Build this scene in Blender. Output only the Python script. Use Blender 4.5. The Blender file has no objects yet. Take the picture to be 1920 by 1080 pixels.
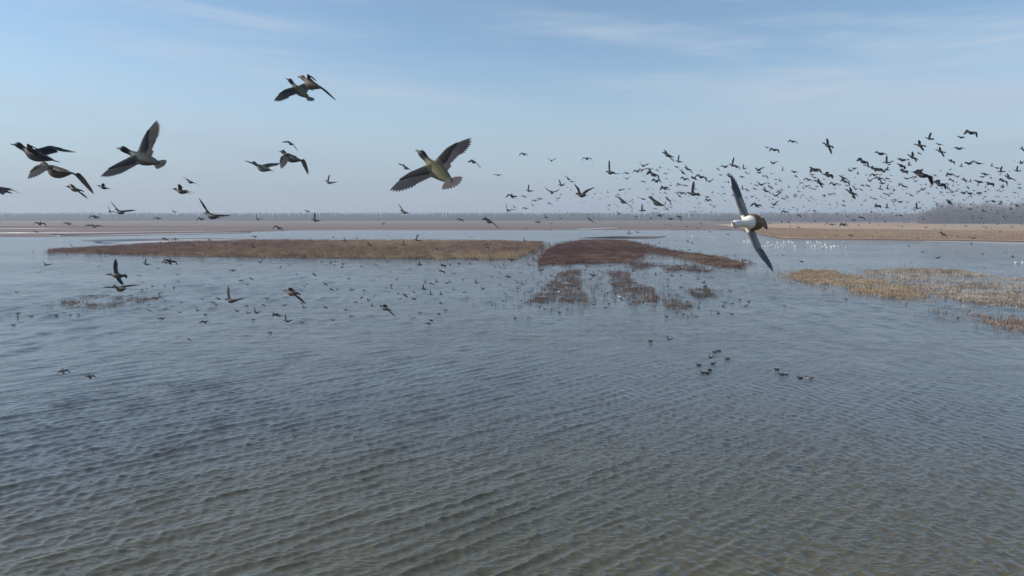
import bpy, math, random
import numpy as np
from mathutils import Matrix, Vector

R = math.radians
rnd = random.Random(11)
rng = np.random.default_rng(11)
scene = bpy.context.scene
COL = scene.collection

# ------------------------------------------------------------------ camera
FPX = 1297.0            # focal length in pixels of a 1920 wide frame
CAMH = 10.0
HORIZON = 405
PITCH = math.atan((540 - HORIZON) / FPX)
cam = bpy.data.cameras.new("camera")
cam.sensor_width = 36.0
cam.lens = 36.0 * FPX / 1920.0
cam.clip_start = 0.1
cam.clip_end = 20000
cam_o = bpy.data.objects.new("camera", cam)
COL.objects.link(cam_o)
cam_o.location = (0, 0, CAMH)
cam_o.rotation_euler = (R(90) - PITCH, 0, 0)
scene.camera = cam_o

# ------------------------------------------------------------------ light
SUN_AZ, SUN_EL = -88.0, 33.0     # azimuth from +Y, clockwise; sun out to the left
world = bpy.data.worlds.new("World")
scene.world = world
world.use_nodes = True
wn = world.node_tree
wn.nodes.clear()


def N(tree, typ, **kw):
    n = tree.nodes.new(typ)
    for k, v in kw.items():
        setattr(n, k, v)
    return n


def math_n(tree, op, a, b=None, c=None, clamp=False):
    n = tree.nodes.new("ShaderNodeMath")
    n.operation = op
    n.use_clamp = clamp
    for i, v in enumerate((a, b, c)):
        if v is None:
            continue
        if isinstance(v, (int, float)):
            n.inputs[i].default_value = v
        else:
            tree.links.new(v, n.inputs[i])
    return n.outputs[0]


def mix_c(tree, fac, a, b, blend='MIX'):
    n = tree.nodes.new("ShaderNodeMix")
    n.data_type = 'RGBA'
    n.blend_type = blend
    for sock, v in ((n.inputs[0], fac), (n.inputs[6], a), (n.inputs[7], b)):
        if isinstance(v, (int, float)):
            sock.default_value = v
        elif isinstance(v, tuple):
            sock.default_value = (*v, 1.0)
        else:
            tree.links.new(v, sock)
    return n.outputs[2]


def ramp_f(tree, v, a, b):
    n = tree.nodes.new("ShaderNodeMapRange")
    n.interpolation_type = 'SMOOTHSTEP'
    tree.links.new(v, n.inputs[0])
    n.inputs[1].default_value = a
    n.inputs[2].default_value = b
    return n.outputs[0]


tc = N(wn, "ShaderNodeTexCoord")
sky = N(wn, "ShaderNodeTexSky", sky_type='NISHITA')
sky.sun_disc = False
sky.sun_elevation = R(SUN_EL)
sky.sun_rotation = R(SUN_AZ)
sky.altitude = 50
sky.air_density = 1.1
sky.dust_density = 0.45
sky.ozone_density = 3.0
sep = N(wn, "ShaderNodeSeparateXYZ")
wn.links.new(tc.outputs["Generated"], sep.inputs[0])
az = math_n(wn, 'ADD', math_n(wn, 'ARCTAN2', sep.outputs[0], sep.outputs[1]), 0.42)
el = math_n(wn, 'ARCSINE', sep.outputs[2])
comb = N(wn, "ShaderNodeCombineXYZ")
wn.links.new(math_n(wn, 'MULTIPLY', az, 1.6), comb.inputs[0])
slope = math_n(wn, 'MULTIPLY', az, 0.07)
wn.links.new(math_n(wn, 'MULTIPLY', math_n(wn, 'ADD', el, slope), 15.0), comb.inputs[1])
n1 = N(wn, "ShaderNodeTexNoise")
n1.inputs["Scale"].default_value = 1.0
n1.inputs["Detail"].default_value = 5.0
n1.inputs["Roughness"].default_value = 0.55
n1.inputs["Distortion"].default_value = 0.25
wn.links.new(comb.outputs[0], n1.inputs["Vector"])
comb2 = N(wn, "ShaderNodeCombineXYZ")
wn.links.new(math_n(wn, 'MULTIPLY', az, 5.0), comb2.inputs[0])
wn.links.new(math_n(wn, 'MULTIPLY', math_n(wn, 'SUBTRACT', el, slope), 75.0), comb2.inputs[1])
n2 = N(wn, "ShaderNodeTexNoise")
n2.inputs["Scale"].default_value = 1.0
n2.inputs["Detail"].default_value = 4.0
wn.links.new(comb2.outputs[0], n2.inputs["Vector"])
broad = ramp_f(wn, n1.outputs["Fac"], 0.42, 0.72)
fine = ramp_f(wn, n2.outputs["Fac"], 0.3, 0.75)
cirrus = math_n(wn, 'MULTIPLY', broad, math_n(wn, 'MULTIPLY_ADD', fine, 0.5, 0.5))
veil_ = ramp_f(wn, el, 0.25, 0.0)               # thin haze veil thickening to the horizon
cloudc = mix_c(wn, veil_, (4.5, 5.2, 6.0), (2.8, 3.45, 4.5))
amount = math_n(wn, 'MULTIPLY_ADD', math_n(wn, 'MULTIPLY', cirrus, math_n(wn, 'SUBTRACT', 1.15, veil_)), 0.68, math_n(wn, 'MULTIPLY_ADD', veil_, 0.76, 0.10), clamp=True)
skyc = mix_c(wn, amount, mix_c(wn, 1.0, sky.outputs[0], (0.95, 1.02, 1.04), 'MULTIPLY'), cloudc)
bg = N(wn, "ShaderNodeBackground")
bg.inputs["Strength"].default_value = 0.094
wn.links.new(skyc, bg.inputs["Color"])
wo = N(wn, "ShaderNodeOutputWorld")
wn.links.new(bg.outputs[0], wo.inputs["Surface"])

sl = bpy.data.lights.new("sun", 'SUN')
sl.energy = 3.0
sl.angle = R(0.5)
sl.color = (1.0, 0.93, 0.84)
so = bpy.data.objects.new("sun", sl)
COL.objects.link(so)
sd = Vector((math.sin(R(SUN_AZ)) * math.cos(R(SUN_EL)), math.cos(R(SUN_AZ)) * math.cos(R(SUN_EL)), math.sin(R(SUN_EL))))
so.rotation_euler = sd.to_track_quat('Z', 'Y').to_euler()
so.location = (-50, 0, 60)

scene.view_settings.view_transform = 'Standard'
scene.view_settings.look = 'None'
scene.view_settings.exposure = 0.45
scene.view_settings.gamma = 1.0
scene.view_settings.use_curve_mapping = False
scene.cycles.use_denoising = True
scene.cycles.max_bounces = 6
scene.cycles.volume_bounces = 0
scene.cycles.transparent_max_bounces = 8

# ------------------------------------------------------------------ helpers
cpi, spi = math.cos(PITCH), math.sin(PITCH)


def at(px, py, depth):
    """world point seen at a pixel of the 1920x1080 picture at the given depth"""
    a, b = (px - 960) / FPX, -(py - 540) / FPX
    return Vector((a * depth, (cpi + b * spi) * depth, CAMH + (-spi + b * cpi) * depth))


def ground(px, py, z=0.0):
    a, b = (px - 960) / FPX, -(py - 540) / FPX
    w = (a, cpi + b * spi, -spi + b * cpi)
    t = (z - CAMH) / w[2]
    return (w[0] * t, w[1] * t)


def project(P):
    P = np.asarray(P, float)
    z = P[..., 2] - CAMH
    d = P[..., 1] * cpi - z * spi
    v = P[..., 1] * spi + z * cpi
    return np.stack([960 + FPX * P[..., 0] / d, 540 - FPX * v / d], -1)


def mesh_np(name, V, F, mats=(), cols=None, smooth=False):
    """V (n,3); F list of (m,k) int arrays; cols (n,3) colour per vertex"""
    me = bpy.data.meshes.new(name)
    V = np.asarray(V, np.float32)
    Fs = [np.asarray(f, np.int32) for f in F if len(f)]
    loops = np.concatenate([f.ravel() for f in Fs])
    tot = np.concatenate([np.full(len(f), f.shape[1], np.int32) for f in Fs])
    start = np.concatenate([[0], np.cumsum(tot)[:-1]]).astype(np.int32)
    me.vertices.add(len(V))
    me.vertices.foreach_set("co", V.ravel())
    me.loops.add(len(loops))
    me.loops.foreach_set("vertex_index", loops)
    me.polygons.add(len(tot))
    me.polygons.foreach_set("loop_start", start)
    me.polygons.foreach_set("loop_total", tot)
    if smooth:
        me.polygons.foreach_set("use_smooth", np.ones(len(tot), bool))
    me.update(calc_edges=True)
    if cols is not None:
        a = me.color_attributes.new("Col", 'FLOAT_COLOR', 'POINT')
        c = np.ones((len(V), 4), np.float32)
        c[:, :3] = cols
        a.data.foreach_set("color", c.ravel())
    for m in mats:
        me.materials.append(m)
    return me


def link(name, me, parent=None, **props):
    o = bpy.data.objects.new(name, me)
    COL.objects.link(o)
    if parent is not None:
        o.parent = parent
    for k, v in props.items():
        if v is not None:
            o[k] = v
    return o


def new_mat(name, rough=0.8, base=(0.1, 0.1, 0.1), spec=0.3):
    m = bpy.data.materials.new(name)
    m.use_nodes = True
    b = m.node_tree.nodes["Principled BSDF"]
    b.inputs["Base Color"].default_value = (*base, 1)
    b.inputs["Roughness"].default_value = rough
    b.inputs["Specular IOR Level"].default_value = spec
    return m, m.node_tree, b


def col_mat(name, rough=0.8, spec=0.2, noise=0.0, nscale=30.0, trans=0.0):
    m, t, b = new_mat(name, rough, spec=spec)
    a = N(t, "ShaderNodeAttribute", attribute_name="Col")
    c = a.outputs["Color"]
    if noise:
        co = N(t, "ShaderNodeTexCoord")
        nz = N(t, "ShaderNodeTexNoise")
        nz.inputs["Scale"].default_value = nscale
        nz.inputs["Detail"].default_value = 4
        t.links.new(co.outputs["Object"], nz.inputs["Vector"])
        f = math_n(t, 'MULTIPLY_ADD', nz.outputs["Fac"], 2 * noise, 1 - noise)
        mm = N(t, "ShaderNodeVectorMath", operation='SCALE')
        t.links.new(c, mm.inputs[0])
        t.links.new(f, mm.inputs[3])
        c = mm.outputs[0]
    t.links.new(c, b.inputs["Base Color"])
    if trans:
        tr = N(t, "ShaderNodeBsdfTranslucent")
        t.links.new(c, tr.inputs["Color"])
        ms = N(t, "ShaderNodeMixShader")
        ms.inputs[0].default_value = trans
        t.links.new(b.outputs[0], ms.inputs[1])
        t.links.new(tr.outputs[0], ms.inputs[2])
        t.links.new(ms.outputs[0], t.nodes["Material Output"].inputs["Surface"])
    return m


def vnoise(x, y, seed=0):
    """smooth value noise, numpy"""
    r = np.random.default_rng(seed)
    tab = r.random((256, 256))
    xi, yi = np.floor(x).astype(int), np.floor(y).astype(int)
    fx, fy = x - xi, y - yi
    fx, fy = fx * fx * (3 - 2 * fx), fy * fy * (3 - 2 * fy)
    g = lambda i, j: tab[i % 256, j % 256]
    return ((g(xi, yi) * (1 - fx) + g(xi + 1, yi) * fx) * (1 - fy)
            + (g(xi, yi + 1) * (1 - fx) + g(xi + 1, yi + 1) * fx) * fy)


def fbm(x, y, seed=0, octv=4):
    s, a, t = 0, 1, 0
    for k in range(octv):
        s = s + a * vnoise(x * 2 ** k + 17 * k, y * 2 ** k, seed + k)
        t += a
        a *= .5
    return s / t


# ------------------------------------------------------------------ water
wm, wt, wb = new_mat("lake_water", 0.05, (0.078, 0.072, 0.05))
wb.inputs["IOR"].default_value = 1.62
wb.inputs["Specular IOR Level"].default_value = 0.5
wco = N(wt, "ShaderNodeTexCoord")


def wnoise(sx, sy, rot, detail, scale=1.0, rough=0.5):
    mp = N(wt, "ShaderNodeMapping")
    mp.inputs["Rotation"].default_value = (0, 0, R(rot))
    mp.inputs["Scale"].default_value = (sx, sy, 1)
    wt.links.new(wco.outputs["Object"], mp.inputs[0])
    nz = N(wt, "ShaderNodeTexNoise")
    nz.inputs["Scale"].default_value = scale
    nz.inputs["Detail"].default_value = detail
    nz.inputs["Roughness"].default_value = rough
    wt.links.new(mp.outputs[0], nz.inputs["Vector"])
    return nz.outputs["Fac"]


# murky patches of silt in the shallows
silt = ramp_f(wt, wnoise(0.03, 0.05, 15, 4), 0.35, 0.7)
shoal_d = N(wt, "ShaderNodeVectorMath", operation='LENGTH')
wt.links.new(wco.outputs["Object"], shoal_d.inputs[0])
shoal = ramp_f(wt, shoal_d.outputs["Value"], 42.0, 15.0)         # muddy shoal in front
deep = mix_c(wt, silt, (0.060, 0.064, 0.062), (0.074, 0.075, 0.065))
wt.links.new(mix_c(wt, shoal, deep, mix_c(wt, silt, (0.072, 0.066, 0.034), (0.112, 0.088, 0.040))), wb.inputs["Base Color"])
wind = ramp_f(wt, wnoise(0.012, 0.05, -6, 4), 0.3, 0.7)         # gust streaks over the lake
rip_a = wnoise(1.0, 3.3, -12, 4, rough=0.6)
rip_b = wnoise(2.2, 6.0, -30, 2)
rip_c = wnoise(5, 11, 20, 2)
swell = wnoise(0.10, 0.42, 8, 3)
chop = wnoise(0.50, 0.62, -8, 2, rough=0.55)
chop_far = wnoise(0.17, 0.15, 10, 2, rough=0.6)
geo = N(wt, "ShaderNodeNewGeometry")
dist = N(wt, "ShaderNodeVectorMath", operation='LENGTH')
wt.links.new(wco.outputs["Object"], dist.inputs[0])
far = ramp_f(wt, dist.outputs["Value"], 35.0, 110.0)   # where the modelled waves end
very_far = ramp_f(wt, dist.outputs["Value"], 90.0, 240.0)
far_b = ramp_f(wt, dist.outputs["Value"], 28.0, 75.0)


def bump(h, dist_, strength, prev=None):
    b = N(wt, "ShaderNodeBump")
    b.inputs["Distance"].default_value = dist_
    if isinstance(strength, (int, float)):
        b.inputs["Strength"].default_value = strength
    else:
        wt.links.new(strength, b.inputs["Strength"])
    wt.links.new(h, b.inputs["Height"])
    if prev is not None:
        wt.links.new(prev, b.inputs["Normal"])
    return b.outputs[0]


cat = ramp_f(wt, wnoise(0.13, 0.9, 4, 3), 0.34, 0.62)       # cat's paws, a few metres each
gust = math_n(wt, 'MULTIPLY', math_n(wt, 'MULTIPLY_ADD', wind, 0.6, 0.4), math_n(wt, 'MULTIPLY_ADD', cat, 0.75, 0.35))
b1 = bump(rip_c, 0.03, math_n(wt, 'MULTIPLY', gust, 0.8))
b2 = bump(rip_b, 0.10, math_n(wt, 'MULTIPLY', gust, 0.8), b1)
b3 = bump(rip_a, 0.13, math_n(wt, 'MULTIPLY', gust, math_n(wt, 'MULTIPLY_ADD', far, 0.1, 0.45)), b2)
b4 = bump(swell, 0.5, math_n(wt, 'MULTIPLY', far, 0.12), b3)
b4 = bump(chop, 0.42, math_n(wt, 'MULTIPLY', math_n(wt, 'MULTIPLY', far_b, gust), 0.8), b4)
b4 = bump(chop_far, 0.7, math_n(wt, 'MULTIPLY', very_far, 0.6), b4)
wt.links.new(math_n(wt, 'MULTIPLY_ADD', far, 0.05, 0.04), wb.inputs["Roughness"])
wt.links.new(b4, wb.inputs["Normal"])

# polar sheet, rings as close as the near waves need
phi = np.concatenate([np.radians(np.linspace(-180, -44, 44, endpoint=False)),
                      np.radians(np.linspace(-44, 44, 860)),
                      np.radians(np.linspace(44, 180, 44))[1:-1]])
drop = np.concatenate([np.linspace(0.80, 0.125, 790), np.linspace(0.125, 0.036, 170)[1:]])
radii = np.concatenate([[0.01, 3, 6, 9], CAMH / drop, np.geomspace(285, 3400, 50)])
PH, RR = np.meshgrid(phi, radii)
X0, Y0 = RR * np.sin(PH), RR * np.cos(PH)
dr = np.gradient(radii)[:, None]
h = np.zeros_like(X0)
gx = np.zeros_like(X0)
gy = np.zeros_like(X0)
sidew = 1 / (1 + np.exp(-(X0 / np.maximum(RR, 1) - 0.12) * 7))     # 0 left .. 1 right
patch = 0.75 + 0.5 * fbm(X0 * 0.12 + 50, Y0 * 0.07 + 50, 5, 3)
patch2 = 0.6 + 0.8 * fbm(X0 * 0.16 + 20, Y0 * 0.1 + 90, 9, 3)


def train(n, th0, spread, l0, l1, steep, weight):
    for i in range(n):
        th = R(th0 + rnd.gauss(0, spread))
        lam = l0 * (l1 / l0) ** rnd.random()
        k = 2 * math.pi / lam
        kx, ky = k * math.cos(th), -k * math.sin(th)
        a = steep / k / math.sqrt(n) * 1.41
        w = weight * np.clip((lam / 2.3 - dr) / (lam / 5.5), 0, 1)
        p = kx * X0 + ky * Y0 + rnd.random() * 6.283
        c, s = np.cos(p), np.sin(p)
        global h, gx, gy
        h += a * w * c
        gx -= 0.9 * a * w * s * kx / k
        gy -= 0.9 * a * w * s * ky / k


near = np.clip((30 - RR) / 12, 0, 1)
train(14, 48, 7, 0.7, 1.6, 0.072, (1 + .4 * near) * (1.05 - 0.85 * sidew) * patch)
train(26, 45, 10, 0.3, 0.8, 0.15, (1.05 - 0.65 * sidew) * patch2)
train(22, -30, 22, 0.32, 0.9, 0.115, (0.15 + 0.75 * sidew) * patch2)
train(40, 4, 30, 0.22, 0.7, 0.16, (1 - .4 * near) * (0.5 + 0.5 * patch))
offing = np.clip((RR - 38) / 50, 0, 1)
patch3 = 0.35 + 1.3 * fbm(X0 * 0.045 + 70, Y0 * 0.028 + 10, 13, 4)
train(40, 6, 26, 1.0, 2.8, 0.11, offing * patch3)
train(36, 10, 24, 2.6, 6.5, 0.052, offing * patch3)
edge = np.clip((math.radians(44) - abs(PH)) / 0.03, 0, 1) * np.clip((RR - 9) / 3, 0, 1)
X1, Y1, Z1 = X0 + gx * edge, Y0 + gy * edge, h * edge
nr, nc = X0.shape
idx = np.arange(nr * nc).reshape(nr, nc)
nxt = np.roll(idx, -1, axis=1)
quads = np.stack([idx[:-1], nxt[:-1], nxt[1:], idx[1:]], -1).reshape(-1, 4)[:, ::-1]
me = mesh_np("lake_water", np.stack([X1, Y1, Z1], -1).reshape(-1, 3), [quads], [wm], smooth=True)
link("lake_water", me, kind="structure", label="rippled grey blue lake water with murky shallows")

# ------------------------------------------------------------------ land


def resample(poly, step=6.0):
    out = []
    for i in range(len(poly)):
        a, b = np.array(poly[i], float), np.array(poly[(i + 1) % len(poly)], float)
        n = max(1, int(np.hypot(*(b - a)) / step))
        for k in range(n):
            out.append(a + (b - a) * k / n)
    return np.array(out)


def bank(name, pix, z, mat, label, wob=1.8, step=5.0, kind="structure", shelf=1.2, side=None):
    """low mud bank: flat top at z with a sloping shore that goes under the water"""
    P = np.array([ground(*p) for p in pix])
    P = resample(P, step)
    c = P.mean(0)
    nrm = P - np.roll(P, 1, 0)
    tn = np.roll(P, -1, 0) - np.roll(P, 1, 0)
    tn /= np.maximum(np.hypot(*tn.T), 1e-6)[:, None]
    ou = np.stack([tn[:, 1], -tn[:, 0]], -1)
    area = 0.5 * np.sum(P[:, 0] * np.roll(P[:, 1], -1) - np.roll(P[:, 0], -1) * P[:, 1])
    if area < 0:
        ou = -ou
    w = (fbm(P[:, 0] * .13, P[:, 1] * .13, 3, 3) - .5) * 2 * wob
    P = P + ou * w[:, None]
    O = P + ou * shelf
    n = len(P)
    V = np.concatenate([np.c_[P, np.full(n, z)], np.c_[O, np.full(n, -0.25)]])
    i = np.arange(n)
    j = (i + 1) % n
    ring = np.stack([i, i + n, j + n, j], -1)
    if area < 0:
        ring = ring[:, ::-1]
        top = i[::-1][None]
    else:
        top = i[None]
    import mathutils.geometry as mg
    tris = mg.tessellate_polygon([[Vector((p[0], p[1], 0)) for p in P]])
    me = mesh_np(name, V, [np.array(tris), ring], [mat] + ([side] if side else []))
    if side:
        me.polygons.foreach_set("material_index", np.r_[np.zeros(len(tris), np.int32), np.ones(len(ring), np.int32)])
    return link(name, me, kind=kind, label=label)


def soil(name, c1, c2, sx=0.05, sy=0.4, c3=None, fine=2.0):
    m, t, b = new_mat(name, 0.85, spec=0.15)
    co = N(t, "ShaderNodeTexCoord")

    def nz(s, d=4):
        mp = N(t, "ShaderNodeMapping")
        mp.inputs["Scale"].default_value = s
        t.links.new(co.outputs["Object"], mp.inputs[0])
        n = N(t, "ShaderNodeTexNoise")
        n.inputs["Scale"].default_value = 1
        n.inputs["Detail"].default_value = d
        n.inputs["Roughness"].default_value = 0.6
        t.links.new(mp.outputs[0], n.inputs["Vector"])
        return n.outputs["Fac"]
    c = mix_c(t, ramp_f(t, nz((sx, sy, 1)), 0.35, 0.65), c1, c2)
    if c3:
        c = mix_c(t, ramp_f(t, nz((sx * .4, sy * .8, 1.3), 3), 0.5, 0.62), c, c3)
    f = nz((fine, fine, 1), 3)
    c = mix_c(t, 0.35, c, mix_c(t, f, (0.3, 0.3, 0.3), (1, 1, 1)), 'MULTIPLY')
    t.links.new(c, b.inputs["Base Color"])
    return m


M_far = soil("dry_marsh_ground", (0.20, 0.142, 0.108), (0.27, 0.178, 0.132), 0.004, 0.025, (0.15, 0.12, 0.11), 0.15)
M_tan = soil("reed_litter_ground", (0.31, 0.215, 0.13), (0.40, 0.285, 0.18), 0.01, 0.05, None, 0.5)
M_mud = soil("wet_mud", (0.12, 0.09, 0.075), (0.17, 0.13, 0.11), 0.05, 0.3)
M_red = soil("red_marsh_soil", (0.085, 0.04, 0.036), (0.115, 0.055, 0.046), 0.05, 0.2)
M_pink = soil("red_tinted_mud", (0.15, 0.095, 0.09), (0.19, 0.125, 0.115), 0.01, 0.06, None, 0.3)
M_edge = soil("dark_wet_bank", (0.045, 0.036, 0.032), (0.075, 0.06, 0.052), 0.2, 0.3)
M_pale, _t, _b = new_mat("pale_sand_and_glare", 0.35, (0.42, 0.36, 0.35), 0.5)  # wet sand colour, also used for the painted glare bar

# far shore: one low plain that runs to the tree lines
bank("far_shore", [(-900, 444), (0, 444), (180, 443), (320, 440.2), (430, 436.8), (490, 434), (560, 431.8), (700, 431.0), (960, 431.5), (1120, 431),
                   (1330, 431.5), (1395, 432.5), (1430, 441), (1470, 449.5), (1600, 450.5), (1800, 453), (1940, 456),
                   (2400, 462), (3400, 462), (2600, 409.0), (-1500, 409.0)], 0.18, M_far,
     "low brown marsh plain along the far side of the lake", wob=2.5, step=9, shelf=1.6)
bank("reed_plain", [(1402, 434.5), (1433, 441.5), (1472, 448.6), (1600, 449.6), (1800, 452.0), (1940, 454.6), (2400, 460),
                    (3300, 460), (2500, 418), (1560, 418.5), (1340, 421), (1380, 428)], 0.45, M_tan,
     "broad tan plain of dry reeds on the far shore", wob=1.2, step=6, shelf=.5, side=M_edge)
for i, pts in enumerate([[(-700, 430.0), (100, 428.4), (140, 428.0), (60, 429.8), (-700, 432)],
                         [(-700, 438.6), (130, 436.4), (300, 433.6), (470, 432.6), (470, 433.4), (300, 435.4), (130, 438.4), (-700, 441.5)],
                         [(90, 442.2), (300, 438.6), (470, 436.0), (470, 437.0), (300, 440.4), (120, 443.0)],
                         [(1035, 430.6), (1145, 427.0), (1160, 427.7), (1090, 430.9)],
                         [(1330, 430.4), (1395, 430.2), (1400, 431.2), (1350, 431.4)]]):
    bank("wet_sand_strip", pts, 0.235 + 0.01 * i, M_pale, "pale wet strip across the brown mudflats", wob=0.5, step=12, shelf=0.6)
for i, pts in enumerate([[(-600, 426), (250, 424), (520, 425.5), (200, 428.2), (-600, 428.4)],
                         [(-600, 432.5), (120, 430.5), (440, 428.8), (420, 430.4), (120, 434.5), (-600, 436.5)],
                         [(100, 440), (300, 436.6), (470, 434.2), (470, 435.4), (300, 438.0), (90, 441.8)]]):
    bank("red_mud_strip", pts, 0.215 + 0.004 * i, M_pink, "dark reddish strip of marsh plants across the mudflats", wob=0.6, step=12, shelf=0.5)
bank("painted_glare_bar", [(150, 450.5), (300, 448.0), (470, 446.6), (480, 448.5), (330, 453), (200, 458), (170, 455)], 0.05, M_pale,  # bright glare on the water, put in as a pale low sheet
     "pale bar of painted water glare behind long reed bed", wob=0.8)
bank("mud_tongue", [(1085, 446.6), (1150, 443.6), (1248, 443.4), (1235, 446.2), (1150, 448.0)], 0.15, M_mud,
     "low grey mud tongue behind the red island", wob=0.8)
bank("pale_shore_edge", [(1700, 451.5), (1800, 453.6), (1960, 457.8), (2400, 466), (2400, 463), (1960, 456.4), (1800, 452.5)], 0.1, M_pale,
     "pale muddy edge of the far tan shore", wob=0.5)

REED_BED = [(90, 472.5), (150, 474), (330, 480), (520, 483.0), (700, 484.5), (960, 486.0), (985, 478), (1018, 462), (1012, 456),
            (900, 453.5), (480, 453.0), (330, 457), (200, 465), (130, 469)]
RED_ISLE = [(1012, 497), (1100, 494), (1180, 491.5), (1205, 478), (1215, 471), (1300, 488), (1345, 500), (1392, 504), (1386, 492),
            (1330, 481), (1245, 469), (1205, 459), (1165, 451), (1090, 451.5), (1045, 460), (1025, 472)]
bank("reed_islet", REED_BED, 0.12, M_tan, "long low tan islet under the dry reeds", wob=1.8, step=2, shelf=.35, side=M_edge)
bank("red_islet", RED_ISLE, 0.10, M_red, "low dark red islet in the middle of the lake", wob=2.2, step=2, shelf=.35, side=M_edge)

M_blade = col_mat("dry_stems", 0.75, 0.15, trans=0.25)


def in_poly(x, y, P):
    inside = np.zeros(len(x), bool)
    n = len(P)
    for i in range(n):
        x1, y1 = P[i]
        x2, y2 = P[(i + 1) % n]
        c = (y1 > y) != (y2 > y)
        xi = (x2 - x1) * (y - y1) / (y2 - y1 + 1e-12) + x1
        inside ^= c & (x < xi)
    return inside


def tufts(name, pix, count, hgt, wid, cols, z0, label, cat, thr=0.0, streak=1.0, nsc=0.25, blades=5, spread=0.25, lean=0.35, seed=1,
          fringe=0.8, hvar=0.5, tri=False, clump=0.9, soft=0.05, left=None, right=None):
    """a bed of standing dry stems; every stem a tapered leaf-like triangle"""
    P = np.array([ground(*p) for p in pix])
    r = np.random.default_rng(seed)
    lo, hi = P.min(0), P.max(0)
    xs, ys = [], []
    got = 0
    while got < count:
        x = r.uniform(lo[0], hi[0], count * 2)
        y = r.uniform(lo[1], hi[1], count * 2)
        k = in_poly(x, y, P)
        x, y = x[k], y[k]
        n = fbm(x * nsc / streak, y * nsc, seed + 40, 4)
        k = n + r.normal(0, soft, len(n)) > thr
        xs.append(x[k])
        ys.append(y[k])
        got += k.sum()
        if len(xs) > 60:
            break
    x, y = np.concatenate(xs)[:count], np.concatenate(ys)[:count]
    n = len(x)
    out_ = r.random(n) < .18
    x = x + out_ * r.normal(0, fringe * 1.6, n)
    y = y + out_ * r.normal(0, fringe * 3.0, n)
    tone = .5 * fbm(x * nsc * .5 + 9, y * nsc * .5, seed + 80, 3) + .5 * vnoise(x * clump, y * clump, seed + 60)
    big = vnoise(x * clump * .7 + 31, y * clump * .7, seed + 70)
    big = np.repeat(big, blades)
    x, y, tone = (np.repeat(v, blades) for v in (x, y, tone))
    m = len(x)
    x = x + r.normal(0, spread, m)
    y = y + r.normal(0, spread, m)
    hh = hgt * (1 - hvar / 2 + hvar * r.random(m)) * (0.45 + 1.1 * big)
    a = r.uniform(0, math.pi, m)
    w = wid * (0.6 + 0.8 * r.random(m))
    la, ll = r.uniform(0, 2 * math.pi, m), np.abs(r.normal(0, lean, m)) * hh
    B1 = np.stack([x - np.cos(a) * w / 2, y - np.sin(a) * w / 2, np.full(m, z0)], -1)
    B2 = np.stack([x + np.cos(a) * w / 2, y + np.sin(a) * w / 2, np.full(m, z0)], -1)
    T = np.stack([x + np.cos(la) * ll, y + np.sin(la) * ll, z0 + hh], -1)
    M2 = (B1 * .3 + T * .7) + np.stack([-np.cos(a) * w * .5, -np.sin(a) * w * .5, 0 * w], -1)
    M3 = (B2 * .3 + T * .7) + np.stack([np.cos(a) * w * .5, np.sin(a) * w * .5, 0 * w], -1)
    nv = 3 if tri else 5
    V = (np.stack([B1, B2, T], 1) if tri else np.stack([B1, B2, M3, T, M2], 1)).reshape(-1, 3)
    f = np.arange(m)[:, None] * nv + np.arange(nv)[None]
    cols = np.array(cols)
    ci = np.clip(tone * len(cols) * 1.9 - .45 * len(cols) + r.normal(0, .6, m), 0, len(cols) - 1).astype(int)
    c = cols[ci] * (0.75 + 0.5 * r.random((m, 1)))
    g = ((x - x.min()) / np.ptp(x))[:, None] + r.normal(0, .08, (m, 1))      # the plants change along the bed
    if left is not None:
        c = c * (1 - np.clip(1 - g * 1.9, 0, 1) * (1 - np.array(left)))
    if right is not None:
        c = c * (1 - np.clip(g * 2.2 - 1, 0, 1) * (1 - np.array(right)))
    me = mesh_np(name, V, [f], [M_blade], np.repeat(c, nv, 0))
    return link(name, me, kind="stuff", label=label, category=cat)


tufts("reed_grass", REED_BED, 52000, 0.75, 0.12,
      [(.19, .11, .075), (.29, .19, .11), (.37, .26, .15), (.46, .35, .22)], 0.11,
      "long bed of dry golden brown reeds on the islet", "reeds", nsc=0.05, seed=1, tri=True, clump=.6, fringe=1.6, left=(.72, .52, .60))
tufts("saltwort_plants", RED_ISLE, 34000, 0.40, 0.11,
      [(.095, .036, .026), (.14, .052, .038), (.165, .078, .054), (.27, .19, .14)], 0.09,
      "low carpet of dark red plants on the middle islet", "red plants", nsc=0.06, seed=2, spread=0.2, lean=.6, tri=True, fringe=1.6, clump=.5, right=(1.0, 1.15, 1.02))
tufts("marsh_stubble", [(1000, 556), (1030, 532), (1055, 508), (1090, 507), (1088, 535), (1105, 560), (1102, 572), (1040, 566), (985, 568)],
      1000, 0.27, 0.04, [(.13, .09, .075), (.17, .12, .10), (.24, .18, .15)], -0.02,
      "flooded brown stubble patch just below the red islet's left end", "marsh plants", thr=0.53, streak=1.5, nsc=0.6, soft=.12, fringe=1.8, seed=3, spread=.18, lean=.6)
tufts("marsh_stubble", [(1143, 508), (1180, 508), (1180, 530), (1225, 540), (1235, 560), (1225, 574), (1190, 573), (1150, 548)],
      820, 0.27, 0.04, [(.14, .09, .075), (.19, .13, .11), (.26, .19, .16)], -0.02,
      "flooded brown stubble patch below the middle of the red islet", "marsh plants", thr=0.53, streak=1.5, nsc=0.6, soft=.12, fringe=1.8, seed=4, spread=.18, lean=.6)
tufts("marsh_stubble", [(1245, 562), (1290, 565), (1300, 576), (1250, 577)], 110, 0.24, 0.04,
      [(.16, .12, .09), (.22, .17, .13)], -0.02, "small sparse stubble patch nearest below the islet tail", "marsh plants",
      thr=0.5, nsc=.9, soft=.1, fringe=1., seed=5, spread=.18, lean=.6)
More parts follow.
